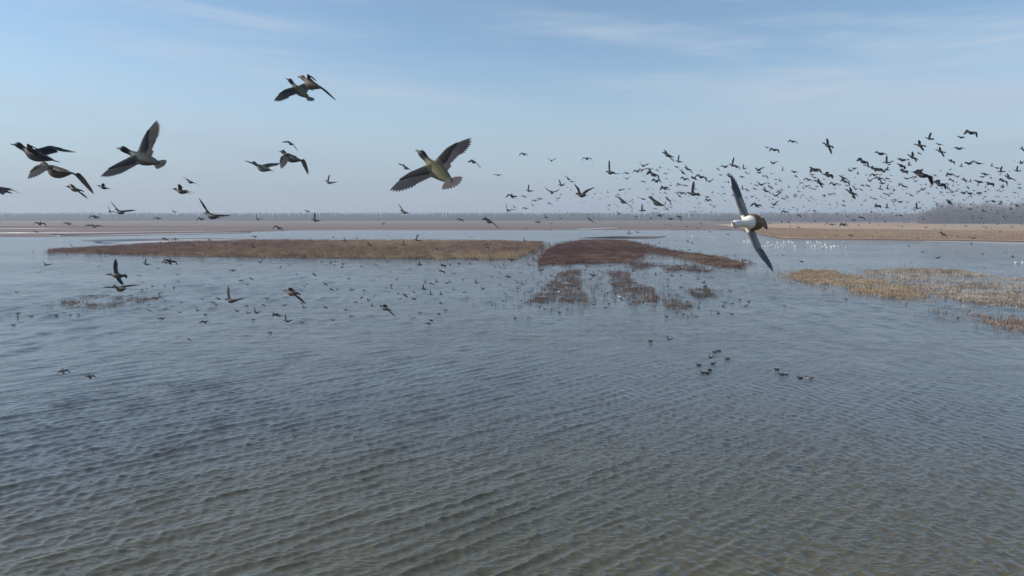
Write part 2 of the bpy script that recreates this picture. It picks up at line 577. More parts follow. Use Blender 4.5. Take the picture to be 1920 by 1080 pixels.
tufts("marsh_stubble", [(1295, 545), (1330, 541), (1338, 555), (1300, 560)], 140, 0.28, 0.04,
      [(.12, .10, .08), (.18, .14, .11)], -0.02, "small round dark stubble clump right of the flooded patches", "marsh plants",
      thr=0.5, nsc=.9, soft=.1, fringe=1., seed=6, spread=.2, lean=.6)
tufts("marsh_stubble", [(1180, 494), (1300, 498), (1380, 512), (1230, 506), (1170, 502)], 500, 0.3, 0.05,
      [(.12, .08, .07), (.18, .13, .11)], -0.02, "thin stubble standing in water along the red islet tail", "marsh plants",
      thr=0.55, nsc=0.4, seed=7, spread=.25, lean=.6)
tufts("marsh_grass", [(1480, 516), (1500, 508), (1560, 509), (1640, 524), (1700, 541), (1745, 556), (1690, 563), (1620, 550), (1560, 536), (1495, 527)],
      4300, 0.27, 0.045, [(.34, .25, .15), (.46, .35, .22), (.38, .27, .18), (.55, .45, .31)], -0.02,
      "golden tongue of flooded grass at the right side", "marsh grass", thr=0.5, streak=2.5, nsc=0.4, soft=.08, fringe=1.4, seed=8, spread=.2, lean=.5)
tufts("marsh_grass", [(1610, 510), (1700, 503), (1790, 507), (1960, 528), (2120, 552), (2120, 580), (1960, 572), (1860, 575), (1760, 554), (1680, 532)],
      5600, 0.25, 0.045, [(.30, .23, .18), (.42, .345, .275), (.56, .48, .40), (.48, .41, .33)], -0.02,
      "wide pinkish patch of flooded grass at the right edge", "marsh grass", thr=0.55, streak=3.5, nsc=0.3, soft=.07, fringe=1.6, seed=9, spread=.2, lean=.5)
tufts("marsh_grass", [(1835, 592), (1900, 597), (2100, 625), (2100, 650), (1925, 622), (1850, 607)],
      1100, 0.26, 0.04, [(.26, .2, .16), (.36, .28, .23)], -0.02,
      "thin pale grass patch nearest the right edge", "marsh grass", thr=0.55, streak=2.5, nsc=.5, soft=.08, fringe=1.4, seed=10, spread=.18, lean=.5)
tufts("marsh_stubble", [(105, 562), (180, 554), (300, 556), (290, 570), (240, 580), (140, 580)], 420, 0.16, 0.035,
      [(.2, .15, .12), (.28, .22, .17)], -0.03, "faint flooded stubble patch at the left", "marsh plants",
      thr=0.5, nsc=0.35, seed=12, spread=.2, lean=.7)
tufts("shore_reeds", [(1395, 433.5), (1430, 440.6), (1470, 447.4), (1600, 448.3), (1800, 450.6), (1940, 453.2), (2300, 458),
                      (2300, 440), (1500, 431), (1380, 428)], 44000, 0.8, 0.19,
      [(.32, .21, .13), (.38, .26, .17), (.44, .32, .21)], 0.43,
      "dense tan reeds along the far right shore", "reeds", nsc=0.02, seed=13, spread=.4, blades=4, tri=True, clump=.3)

# ------------------------------------------------------------------ far woods
M_wood = col_mat("bare_wood", 0.9, 0.1)


def woodland(name, spots, label, width=0.16, twigs=70, seed=1, brush=14, colr=((.12, .105, .10), (.17, .145, .13))):
    r = np.random.default_rng(seed)
    V, C = [], []
    c0, c1 = np.array(colr[0]), np.array(colr[1])
    for (x, y, H) in spots:
        col = c0 + (c1 - c0) * r.random()
        segs = [((x, y, 0), (x + r.normal(0, .15), y + r.normal(0, .15), H * .95), width * 1.6)]
        tz = H * (0.12 + 0.86 * r.random(twigs) ** 0.8)
        aa = r.uniform(0, 2 * math.pi, twigs)
        spread = H * 0.17 * np.sin(np.clip((tz / H) * 2.6 + .35, 0, math.pi)) + .2
        ln = spread * (0.6 + 0.8 * r.random(twigs))
        for t, a, l in zip(tz, aa, ln):
            rad = l * r.random() * 0.5
            s = (x + math.cos(a) * rad, y + math.sin(a) * rad, t)
            e = (x + math.cos(a) * l, y + math.sin(a) * l, t + l * (0.9 + r.random()))
            segs.append((s, e, width * (1.1 if t < H * .4 else .9)))
        for _ in range(brush):          # undergrowth between the trunks
            bx_, by_ = x + r.normal(0, 2.5), y + r.normal(0, 2.5)
            hb = H * (.12 + .38 * r.random())
            segs.append(((bx_, by_, 0), (bx_ + r.normal(0, 1.2), by_ + r.normal(0, 1), hb), width * 2.6))
        for s, e, w in segs:
            th = r.uniform(0, math.pi)
            dx, dy = math.cos(th) * w, math.sin(th) * w
            V += [(s[0] - dx, s[1] - dy, s[2]), (s[0] + dx, s[1] + dy, s[2]), e,
                  (s[0] + dy, s[1] - dx, s[2]), (s[0] - dy, s[1] + dx, s[2]), e]
            C += [col] * 6
    n = len(V) // 3
    me = mesh_np(name, V, [np.arange(3 * n).reshape(n, 3)], [M_wood], np.array(C))
    return link(name, me, kind="stuff", label=label, category="woods")


def row(px0, px1, depth, H, gap, rows, hv=0.25, rowgap=9, seed=3):
    r = np.random.default_rng(seed)
    out = []
    for k in range(rows):
        D = depth + k * rowgap
        x0, x1 = (px0 - 960) / FPX * D, (px1 - 960) / FPX * D
        x = x0
        while x < x1:
            s = 0.72 + 0.5 * float(fbm(np.array([x * .02]), np.array([0.3 + k]), 7, 3)[0])
            s *= min(1, .55 + max(0, x - x0) / 45.)
            out.append((x, D + r.normal(0, 2), H * s * (1 - hv / 2 + hv * r.random())))
            x += gap * (.6 + .8 * r.random())
    return out


woodland("bare_wood", row(1726, 2500, 860, 21, 3.2, 7, 0.65), "tall bare grey wood standing behind the tan reeds at right", 0.15, 50, 5, 14,
         ((.20, .17, .15), (.30, .25, .22)))
woodland("bare_wood", row(1335, 1760, 1250, 14.3, 4.5, 4, 0.4), "lower hazy bare wood left of the tall grey wood", 0.28, 30, 6, 14, ((.20, .165, .14), (.28, .23, .20)))
woodland("distant_forest", row(-700, 1345, 1480, 14.6, 5.5, 4, 0.3, 12), "long low blue grey forest along the horizon", 0.4, 24, 7, 16,
         ((.11, .115, .12), (.16, .155, .15)))
woodland("distant_forest", row(-900, 2600, 2500, 22, 12, 3, 0.2, 25), "faintest forest line far behind everything else", 0.9, 26, 8,
         12, ((.09, .10, .11), (.12, .12, .12)))

# ------------------------------------------------------------------ ducks
M_feather = col_mat("duck_plumage", 0.6, 0.25, noise=0.35, nscale=45.0)
M_quill = col_mat("flight_feather", 0.55, 0.25, noise=0.25, nscale=25.0, trans=0.18)
M_eye, _, _ = new_mat("eye_gloss", 0.1, (0.01, 0.01, 0.01), 0.6)

SPINE = np.array([  # x, z, ry, rz
    (-.205, .012, .010, .006), (-.18, .011, .026, .014), (-.14, .008, .040, .026), (-.08, .001, .056, .044),
    (-.01, -.006, .066, .058), (.05, -.004, .062, .058), (.095, .004, .045, .046), (.13, .014, .030, .032),
    (.160, .021, .026, .028), (.19, .029, .0275, .030), (.215, .036, .0305, .034), (.240, .040, .030, .032),
    (.262, .036, .022, .023), (.276, .030, .0145, .0140), (.293, .025, .0135, .009), (.312, .021, .0150, .006),
    (.326, .019, .012, .004), (.332, .018, .004, .002)])


def catmull(P, n):
    P = np.asarray(P, float)
    t = np.linspace(0, len(P) - 1, n)
    i = np.clip(t.astype(int), 0, len(P) - 2)
    f = (t - i)[:, None]
    g = lambda k: P[np.clip(k, 0, len(P) - 1)]
    a, b, c, d = g(i - 1), g(i), g(i + 1), g(i + 2)
    return 0.5 * ((2 * b) + (c - a) * f + (2 * a - 5 * b + 4 * c - d) * f ** 2 + (3 * b - a - 3 * c + d) * f ** 3)


class MB:
    def __init__(s):
        s.V, s.F4, s.F3, s.C, s.n = [], [], [], [], 0

    def add(s, V, quads=(), tris=(), col=(0, 0, 0)):
        V = np.asarray(V, float)
        s.V.append(V)
        if len(quads):
            s.F4.append(np.asarray(quads) + s.n)
        if len(tris):
            s.F3.append(np.asarray(tris) + s.n)
        c = np.asarray(col, float)
        s.C.append(np.broadcast_to(c, (len(V), 3)) if c.ndim == 1 else c)
        s.n += len(V)

    def loft(s, rings, col, caps=True):
        """rings (k, m, 3)"""
        rings = np.asarray(rings, float)
        k, m, _ = rings.shape
        i, j = np.meshgrid(np.arange(k - 1), np.arange(m), indexing='ij')
        q = np.stack([i * m + j, i * m + (j + 1) % m, (i + 1) * m + (j + 1) % m, (i + 1) * m + j], -1).reshape(-1, 4)
        V = rings.reshape(-1, 3)
        tris = []
        if caps:
            V = np.concatenate([V, rings[0].mean(0)[None], rings[-1].mean(0)[None]])
            a, b = k * m, k * m + 1
            tris = [(a, (t + 1) % m, t) for t in range(m)] + [(b, (k - 1) * m + t, (k - 1) * m + (t + 1) % m) for t in range(m)]
            if np.asarray(col).ndim == 2:
                col = np.concatenate([col, col[:1], col[-1:]])
        s.add(V, q, tris, col)

    def mesh(s, name, mats, smooth=True):
        F = []
        if s.F4:
            F.append(np.concatenate(s.F4))
        if s.F3:
            F.append(np.concatenate(s.F3))
        return mesh_np(name, np.concatenate(s.V), F, mats, np.concatenate(s.C), smooth)


SCHEMES = {  # back, belly, breast, head, bill, wing, secondary, primary, tail
    'hen': dict(back=(.045, .036, .028), belly=(.12, .10, .075), breast=(.10, .075, .05), head=(.06, .048, .035), bill=(.12, .09, .04),
                wing=(.045, .038, .032), sec=(.07, .06, .055), pri=(.055, .05, .052), tail=(.13, .11, .09)),
    'olive': dict(back=(.115, .105, .055), belly=(.17, .155, .10), breast=(.125, .115, .065), head=(.035, .035, .035), bill=(.12, .16, .12),
                  wing=(.05, .045, .036), sec=(.10, .085, .08), pri=(.09, .08, .085), tail=(.20, .165, .155)),
    'dark': dict(back=(.030, .028, .032), belly=(.085, .08, .08), breast=(.04, .034, .032), head=(.014, .02, .022), bill=(.10, .10, .06),
                 wing=(.022, .023, .03), sec=(.035, .034, .042), pri=(.03, .031, .038), tail=(.05, .046, .048)),
    'flock': dict(back=(.016, .017, .022), belly=(.035, .034, .036), breast=(.022, .02, .022), head=(.01, .013, .016), bill=(.05, .05, .04),
                  wing=(.014, .015, .02), sec=(.022, .022, .028), pri=(.018, .019, .025), tail=(.03, .028, .03)),
    'grey': dict(back=(.07, .078, .07), belly=(.17, .175, .15), breast=(.07, .07, .06), head=(.014, .018, .024), bill=(.12, .13, .14),
                 wing=(.05, .045, .048), sec=(.075, .06, .06), pri=(.06, .058, .062), tail=(.07, .07, .06)),
    'pied': dict(back=(.80, .76, .66), belly=(.84, .80, .70), breast=(.85, .81, .71), head=(.80, .77, .68), bill=(.55, .50, .40),
                 wing=(.14, .14, .135), sec=(.34, .33, .31), pri=(.08, .09, .10), tail=(.13, .085, .035), rear=(.16, .10, .04)),
}


def body_cols(V, S):
    """plumage colour at a point of the body (its own markings)"""
    x, y, z = V[:, 0], V[:, 1], V[:, 2]
    c = np.tile(np.array(S['back']), (len(V), 1))
    k = np.clip((-z + .0) / .03 + .3, 0, 1)[:, None]
    c = c * (1 - k) + np.array(S['belly']) * k
    k = np.clip((x - .04) / .04, 0, 1)[:, None]
    c = c * (1 - k) + np.array(S['breast']) * k
    k = np.clip((x - .15) / .015, 0, 1)[:, None]
    c = c * (1 - k) + np.array(S['head']) * k
    k = np.clip((x - .277) / .004, 0, 1)[:, None]
    c = c * (1 - k) + np.array(S['bill']) * k
    k = np.clip((-x - .15) / .03, 0, 1)[:, None]
    c = c * (1 - k) + np.array(S['tail']) * k
    if 'rear' in S:
        k = np.clip((-x + .085) / .02, 0, 1)[:, None]
        c = c * (1 - k) + np.array(S['rear']) * k
    k = (abs(y) > .072)[:, None] * (x > -.2)[:, None] * 1.0
    c = c * (1 - k) + np.array(S['wing']) * k
    return c


def nrmz(v):
    v = np.asarray(v, float)
    return v / np.linalg.norm(v)


class Wing:
    """bones, chord directions and feather frames of one wing (s=+1 left, -1 right)"""

    def __init__(w, s, d1, d2, sw):
        sw = max(-45, min(35, sw))
        b = lambda a, q: np.array([math.sin(q), s * math.cos(q) * math.cos(a), math.cos(q) * math.sin(a)])
        w.s = s
        w.b1, w.b2 = b(R(d1), R(sw)), b(R(d2), R(sw - 12))
        w.S = np.array([.07, s * .040, .028])
        w.W = w.S + .17 * w.b1
        w.H = w.W + .09 * w.b2
        tw = R(6)
        back = np.array([-1., 0, 0])

        def chord(bb):
            c = nrmz(back - bb * (back @ bb))
            n = nrmz(np.cross(bb, c)) * s          # points to the upper side
            if n @ np.array([0, 0, 1.]) < 0 and abs(bb[2]) < .9:
                n = -n
            return nrmz(c * math.cos(tw) - n * math.sin(tw)), n
        w.c1, w.n1 = chord(w.b1)
        w.c2, w.n2 = chord(w.b2)

    def arm_rings(w, m=8):
        st = [(w.S - w.b1 * .03, w.c1, w.n1, .095, .022), (w.S + w.b1 * .03, w.c1, w.n1, .088, .018), (w.S + w.b1 * .09, w.c1, w.n1, .075, .014),
              (w.W - w.b1 * .01, nrmz(w.c1 + w.c2), nrmz(w.n1 + w.n2), .062, .011), (w.W + w.b2 * .04, w.c2, w.n2, .045, .008), (w.H, w.c2, w.n2, .028, .005),
              (w.H + w.b2 * .03, w.c2, w.n2, .012, .003)]
        P = catmull([np.concatenate([a, b, c, [d, e]]) for a, b, c, d, e in st], m)
        rings = []
        for p in P:
            o, c, n, ch, th = p[:3], p[3:6], p[6:9], p[9], p[10]
            ring = []
            for u, v in ((-.22, 0), (-.12, .8), (.15, 1), (.5, .6), (.8, .2), (.5, -.25), (.15, -.6), (-.12, -.6)):
                ring.append(o + c * ch * u + n * th * v)
            rings.append(ring)
        return rings

    def feathers(w, seed=0):
        """(kind, base, direction, normal, length, width)"""
        r = random.Random(seed)
        out = []
        for i in range(4):
            u = .01 + i * .012
            out.append(('sec', w.S + w.b1 * (u - .035) + w.c1 * .045 + w.n1 * .004, nrmz(w.c1 + w.b1 * (-.12 + .05 * i)), w.n1, .10, .045))
        for i in range(11):
            u = (i + .2) / 11 * .17
            L = .088 + r.uniform(-.003, .003)
            out.append(('sec', w.S + w.b1 * u + w.c1 * .030 - w.n1 * .002, nrmz(w.c1 + w.b1 * (.02 + .012 * i)), w.n1, L + .002 * i, .030))
        for i in range(10):
            t = i / 9
            base = w.W + w.b2 * (.004 + .095 * t) + w.c2 * (.022 - .016 * t) - w.n2 * .0015 * i / 9
            d = w.c2 * math.cos(R(10 + 62 * t ** .95)) + w.b2 * math.sin(R(10 + 62 * t ** .95))
            L = .112 + .060 * t ** .6 - (.018 if i == 9 else .006 if i == 8 else 0)
            out.append(('pri', base, nrmz(d), w.n2, L + r.uniform(-.003, .003), .037 - .012 * t))
        return out


def tail_feathers(fan=32):
    out = []
    for i in range(10):
        a = R(fan * (i - 4.5) / 4.5)
        d = np.array([-math.cos(a), math.sin(a), .03])
        out.append(('tail', np.array([-.165, .020 * math.sin(a) * 2, .010 + .0006 * (5 - abs(i - 4.5))]), nrmz(d), np.array([0, 0, 1.]), .115 - .02 * abs(i - 4.5) / 4.5, .032))
    return out


def feather_grid(n=7):
    """unit feather: x 0..1 along the shaft, y across, z up; raised shaft, slight droop"""
    V = []
    for i in range(n):
        t = i / (n - 1)
        wv = (math.sin(min(1, t * 2.2 + .15) * math.pi / 2)) * (1 - max(0, (t - .72) / .28) ** 2.2 * .97)
        z = -.05 * t * t
        V += [(t - .02 * wv, -.40 * wv, z - .012), (t, 0, z + .008), (t - .02 * wv, .60 * wv, z - .014)]
    q = []
    for i in range(n - 1):
        for j in range(2):
            q.append((i * 3 + j, i * 3 + j + 1, i * 3 + j + 4, i * 3 + j + 3))
    return np.array(V), np.array(q)


FG_V, FG_Q = feather_grid()
FL_V, FL_Q = feather_grid(4)


def feather_matrix(base, d, n, L, wd, s):
    x = nrmz(d)
    y = nrmz(np.cross(n, x)) * (1 if s > 0 else -1)
    z = np.cross(x, y)
    M = np.eye(4)
    M[:3, 0] = x * L
    M[:3, 1] = y * wd
    M[:3, 2] = z * L * .5
    M[:3, 3] = base
    return M


def body_rings(n, m):
    P = catmull(SPINE, n)
    rings = []
    for x, z, ry, rz in P:
        ry, rz = max(ry, .002), max(rz, .0015)
        rings.append([(x, ry * math.cos(a), z + rz * math.sin(a) * (.9 if math.sin(a) > 0 else 1.05)) for a in np.linspace(0, 2 * math.pi, m, endpoint=False)])
    return np.array(rings)


def joined_duck(name, scheme, L, Rr, detail=1, fan=28):
    """whole bird as one mesh, wing feathers included (for birds a few pixels to some thirty across)"""
    S = SCHEMES[scheme]
    mb = MB()
    nr_, m = ((26, 12), (15, 8))[detail == 0]
    r = body_rings(nr_, m)
    mb.loft(r, body_cols(r.reshape(-1, 3), S))
    for s, q in ((1, L), (-1, Rr)):
        w = Wing(s, *q)
        mb.loft(w.arm_rings(9 if detail else 5), S['wing'])
        ff = w.feathers()
        if detail == 0:
            ff = [(k, b, d, n, l, wd * 2.0) for i, (k, b, d, n, l, wd) in enumerate(ff) if i % 2 == 0 or k == 'pri' and i > 22]
        for k, b, d, n, l, wd in ff:
            M = feather_matrix(b, d, n, l, wd, s)
            V = FL_V @ M[:3, :3].T + M[:3, 3]
            mb.add(V, FL_Q, col=S[k])
    for k, b, d, n, l, wd in tail_feathers(fan)[::(1 if detail else 3)]:
        M = feather_matrix(b, d, n, l, wd * (1 if detail else 2), 1)
        mb.add(FL_V @ M[:3, :3].T + M[:3, 3], FL_Q, col=S[k])
    return mb.mesh(name, [M_feather])


FEATHER_MESH = {}


def feather_mesh(scheme, kind):
    key = (scheme, kind)
    if key not in FEATHER_MESH:
        c = np.array(SCHEMES[scheme][kind])
        # pale fringe at the vane edges and tip, darker shaft
        edgec = np.clip(c * 1.25 + .006, 0, 1)
        cc = np.array([edgec if i % 3 != 1 else c * .6 for i in range(len(FG_V))])
        cc[:6] = c
        FEATHER_MESH[key] = mesh_np("feather", FG_V, [FG_Q], [M_quill], cc, True)
    return FEATHER_MESH[key]


def orient(yaw, pitch, roll):
    y_, p, r = R(yaw), R(pitch), R(roll)
    f = np.array([-math.cos(y_) * math.cos(p), math.sin(y_) * math.cos(p), math.sin(p)])
    z = nrmz(np.array([0, 0, 1.]) - f * f[2])
    y = np.cross(z, f)
    z2 = z * math.cos(r) - y * math.sin(r)
    y2 = np.cross(z2, f)
    return f, y2, z2


def place_matrix(loc, yaw, pitch, roll, sc=1.0):
    f, y, z = orient(yaw, pitch, roll)
    M = Matrix.Identity(4)
    for i in range(3):
        M[i][0], M[i][1], M[i][2], M[i][3] = f[i] * sc, y[i] * sc, z[i] * sc, loc[i]
    return M


def hero_duck(scheme, L, Rr, loc, ypr, label, fan=32, group=None, slim=1.0):
    """near bird: one continuous fused body with its wing arms, each flight feather its own part"""
    S = SCHEMES[scheme]
    mb = MB()
    mb.loft(body_rings(44, 24), (0, 0, 0))
    ws = [Wing(1, *L), Wing(-1, *Rr)]
    for w in ws:
        mb.loft(w.arm_rings(20), (0, 0, 0))
    tmp = bpy.data.objects.new("tmp", mb.mesh("tmp", []))
    COL.objects.link(tmp)
    rm = tmp.modifiers.new("r", 'REMESH')
    rm.mode = 'VOXEL'
    rm.voxel_size = 0.0042
    sm = tmp.modifiers.new("s", 'SMOOTH')
    sm.iterations = 2
    dg = bpy.context.evaluated_depsgraph_get()
    me = bpy.data.meshes.new_from_object(tmp.evaluated_get(dg))
    bpy.data.objects.remove(tmp)
    V = np.zeros(len(me.vertices) * 3, np.float32)
    me.vertices.foreach_get("co", V)
    V = V.reshape(-1, 3)
    for nm in [a.name for a in me.color_attributes]:
        me.color_attributes.remove(me.color_attributes[nm])
    a = me.color_attributes.new("Col", 'FLOAT_COLOR', 'POINT')
    c = np.ones((len(V), 4), np.float32)
    c[:, :3] = body_cols(V.astype(float), S)
    a.data.foreach_set("color", c.ravel())
    me.materials.clear()
    me.materials.append(M_feather)
    me.polygons.foreach_set("use_smooth", np.ones(len(me.polygons), bool))
    me.name = "flying_duck"
    root = link("flying_duck", me, label=label, category="duck", group=group)
    root.matrix_world = place_matrix(loc, *ypr)
    names = {'pri': 'primary_feather', 'sec': 'secondary_feather', 'tail': 'tail_feather'}
    for w in ws:
        for k, b, d, n, l, wd in w.feathers(7):
            o = link(names[k], feather_mesh(scheme, k), root)
            o.matrix_local = Matrix(feather_matrix(b, d, n, l * (slim + (1 - slim) * max(0, d @ w.b2) ** 2), wd, w.s).tolist())
    for k, b, d, n, l, wd in tail_feathers(fan):
        o = link(names[k], feather_mesh(scheme, k), root)
        o.matrix_local = Matrix(feather_matrix(b, d, n, l, wd, 1).tolist())
    for s in (1, -1):
        eb = MB()
        rr = [[(0.004 * math.cos(a) * math.sin(p), .0025 * math.cos(p) * s, .004 * math.sin(a) * math.sin(p)) for a in np.linspace(0, 2 * math.pi, 8, endpoint=False)] for p in (.05, .7, 1.5)]
        eb.loft(rr, (0, 0, 0))
        o = link("eye", eb.mesh("eye", [M_eye]), root)
        o.location = (.244, s * .0285, .045)
    return root


HG = "ducks flying up from the lake"
# x, y, z, yaw, pitch, roll, left wing (inner, outer, sweep), right wing
HERO = {
    "A": [-0.635, 5.987, 10.384, 42, 33, -35, 1, 1, 11, 5, -2, 21],
    "B": [-3.753, 7.137, 10.581, 15, 18, -44, 7, 14, 16, 10, 17, 23],
    "C": [-5.148, 7.6, 10.654, 7, 19, 2, 30, 13, -30, 34, 5, -17],
    "D": [-4.502, 6.94, 10.439, 25, 9, 10, -11, -40, -16, -6, -47, -8],
    "E": [-3.182, 10.638, 11.861, 21, 37, -22, -13, -24, 12, -10, -27, 24],
    "F": [-2.80, 9.9, 11.83, 34, 22, 30, 5, -12, -40, 15, -5, -25],
    "G": [-4.477, 12.585, 10.855, 26, 16, 0, 13, 12, 9, 13, 12, 11],
    "H": [-3.374, 10.745, 10.881, 35, 18, 6, -18, -55, -23, -12, -64, -13],
    "N": [-6.071, 14.078, 9.998, 35, 8, 25, 25, 29, 8, 24, 28, 12],
    "X": [1.91, 5.5, 9.949, -46, 1, 113, 0, 4, 6, -1, -7, -1]}
HLAB = {
    "A": ('olive', "large olive-bodied duck with fully spread wings, biggest bird in the picture", 52),
    "B": ('grey', "dark-headed grey duck with one wing straight up, above the left mudflats", 30),
    "C": ('dark', "upper duck of the overlapping pair nearest the left edge, wings swept back", 20),
    "D": ('hen', "brown duck with arched drooping wings just below the swept-wing duck", 22),
    "E": ('olive', "left duck of the highest overlapping pair, wing stretched down to the left", 30),
    "F": ('hen', "right duck of the highest overlapping pair, brown wing slanting down right", 22),
    "G": ('grey', "pale-bellied duck gliding left behind a duck with hanging wings", 18),
    "H": ('dark', "dark duck with wings hanging down, below a tiny arched duck", 22),
    "N": ('dark', "dark duck with raised wings crossing the distant forest line at left", 24),
    "X": ('pied', "white-fronted brown-rumped duck banking on edge above the far channel", 20)}
for k, v in HERO.items():
    sch, lab, fan = HLAB[k]
    hero_duck(sch, v[6:9], v[9:12], v[:3], v[3:6], lab, fan, HG, .6 if k == "X" else 1.0)

MID = {
    "I": [-8.692, 27.613, 12.829, 43, 17, 21, -15, -27, -1, -15, -31, 1],
    "J": [-8.097, 30.895, 11.473, 41, 14, 34, 42, 51, -15, 40, 48, -7],
    "K": [-1.48, 27.083, 12.081, 63, 12, 18, -20, -33, -26, -20, -33, -11],
    "M": [-3.81, 25.138, 11.722, 54, 19, 24, -2, -9, -2, -3, -12, -2],
    "M2": [-4.198, 27.136, 10.147, 47, 10, 32, 15, 14, 8, 14, 11, 9],
    "O": [-11.005, 19.56, 10.109, 33, 11, 18, 26, 30, -2, 25, 29, 1],
    "P": [-9.073, 19.169, 10.664, 15, 11, 18, 26, 12, -21, 28, 2, -14],
    "P2": [-12.039, 26.163, 11.27, 34, 14, 23, 4, -1, -6, 3, -4, -5],
    "Q": [-12.63, 17.31, 10.644, 11, 22, -4, -3, -20, -45, 0, -22, -25],
    "R": [-11.691, 18.678, 10.709, 13, 12, 31, -3, -10, -25, -4, -13, -15],
    "S": [-16.113, 27.567, 11.111, 10, 12, 23, 13, 12, -29, 13, 10, -19],
    "T": [-10.063, 17.573, 8.488, 7, 3, 60, 22, 24, 5, 20, 18, 21],
    "T2": [-8.164, 14.345, 8.494, 31, 0, 1, 7, 4, -4, 8, 3, -3],
    "U": [-4.831, 15.074, 8.322, 35, 2, 41, -6, -13, -45, -7, -15, -24],
    "V": [-3.709, 20.041, 7.314, 42, 7, 43, 1, -5, -45, 0, -7, -23],
    "W": [-7.696, 18.805, 7.691, 35, -1, 36, 40, 49, -3, 38, 48, 4],
    "Y": [-0.668, 20.206, 9.852, 56, 14, 23, -10, -19, -22, -10, -21, -13]}
MLAB = {
    "I": "tiny arched duck directly above the duck with hanging wings",
    "J": "small duck with one wing upright, alone right of the hanging-winged pair",
    "K": "small arched duck just right of the biggest olive duck's raised wing",
    "M": "small slanting duck just left of the biggest olive duck's body",
    "M2": "small duck slanting below the biggest duck's lower wingtip, over the horizon",
    "O": "dark duck with raised wings low in the sky left of the forest-crossing duck",
    "P": "duck with one curved wing up and a pale underline, over the left shore",
    "P2": "small slanting duck just above the pale-underlined duck",
    "Q": "duck cut by the left edge of the picture, wing trailing",
    "R": "duck overlapping the arched brown duck's lower wingtip",
    "S": "small duck gliding below the dark-headed grey duck's lower wing",
    "T": "dark duck with one wing straight up, low over the left water",
    "T2": "duck skimming the water right under the upright-winged duck at left",
    "U": "brown duck with one long pale wing hanging, over the open water",
    "V": "lone dark duck with a trailing wing, farthest down on the open water",
    "W": "dark duck with wings raised in a V, low over the left water",
    "Y": "long-winged arched duck against the horizon below the tan shore's left end"}
MLAB["Y"] = "largest arched duck against the horizon just above the end of the reed islet"
for k, v in MID.items():
    sch = {"T": 'dark', "T2": 'dark', "U": 'hen', "P": 'hen', "R": 'hen', "G": 'grey'}.get(k, 'dark')
    me = joined_duck("flying_duck", sch, v[6:9], v[9:12], 1)
    o = link("flying_duck", me, label=MLAB[k], category="duck", group=HG)
    o.matrix_world = place_matrix(v[:3], *v[3:6])

# ------------------------------------------------------------------ the flock
POSES = {  # yaw, pitch, roll, inner, outer, sweep
    'a': (72, 20, 10, 14, -50, -8), 'v': (72, 10, 3, 36, 22, 0), 'u': (60, 8, 34, 42, 40, -2),
    'g': (68, 14, 4, 12, -10, -6), 'd': (62, 18, 30, 6, -10, -5), 'b': (40, 8, 10, 22, 10, -20)}
POSE_WORD = {'a': "arched-wing", 'v': "raised-wing", 'u': "upright-wing", 'g': "level-winged", 'd': "slanting", 'b': "speck-like"}
VARS = {}
for p, (ya, pi_, ro, i1, i2, sw) in POSES.items():
    VARS[p] = []
    for k in range(4):
        a, b, c = rnd.gauss(0, 6), rnd.gauss(0, 8), rnd.gauss(0, 5)
        Lw = (i1 + a, i2 + b, sw + c)
        Rw = (i1 + a + rnd.gauss(0, 4), i2 + b + rnd.gauss(0, 5), sw + c + rnd.gauss(0, 4))
        me = joined_duck("flying_duck_%s" % POSE_WORD[p].replace('-', '_'), 'flock', Lw, Rw, 0)
        V = np.zeros(len(me.vertices) * 3, np.float32)
        me.vertices.foreach_get("co", V)
        VARS[p].append((me, V.reshape(-1, 3)))

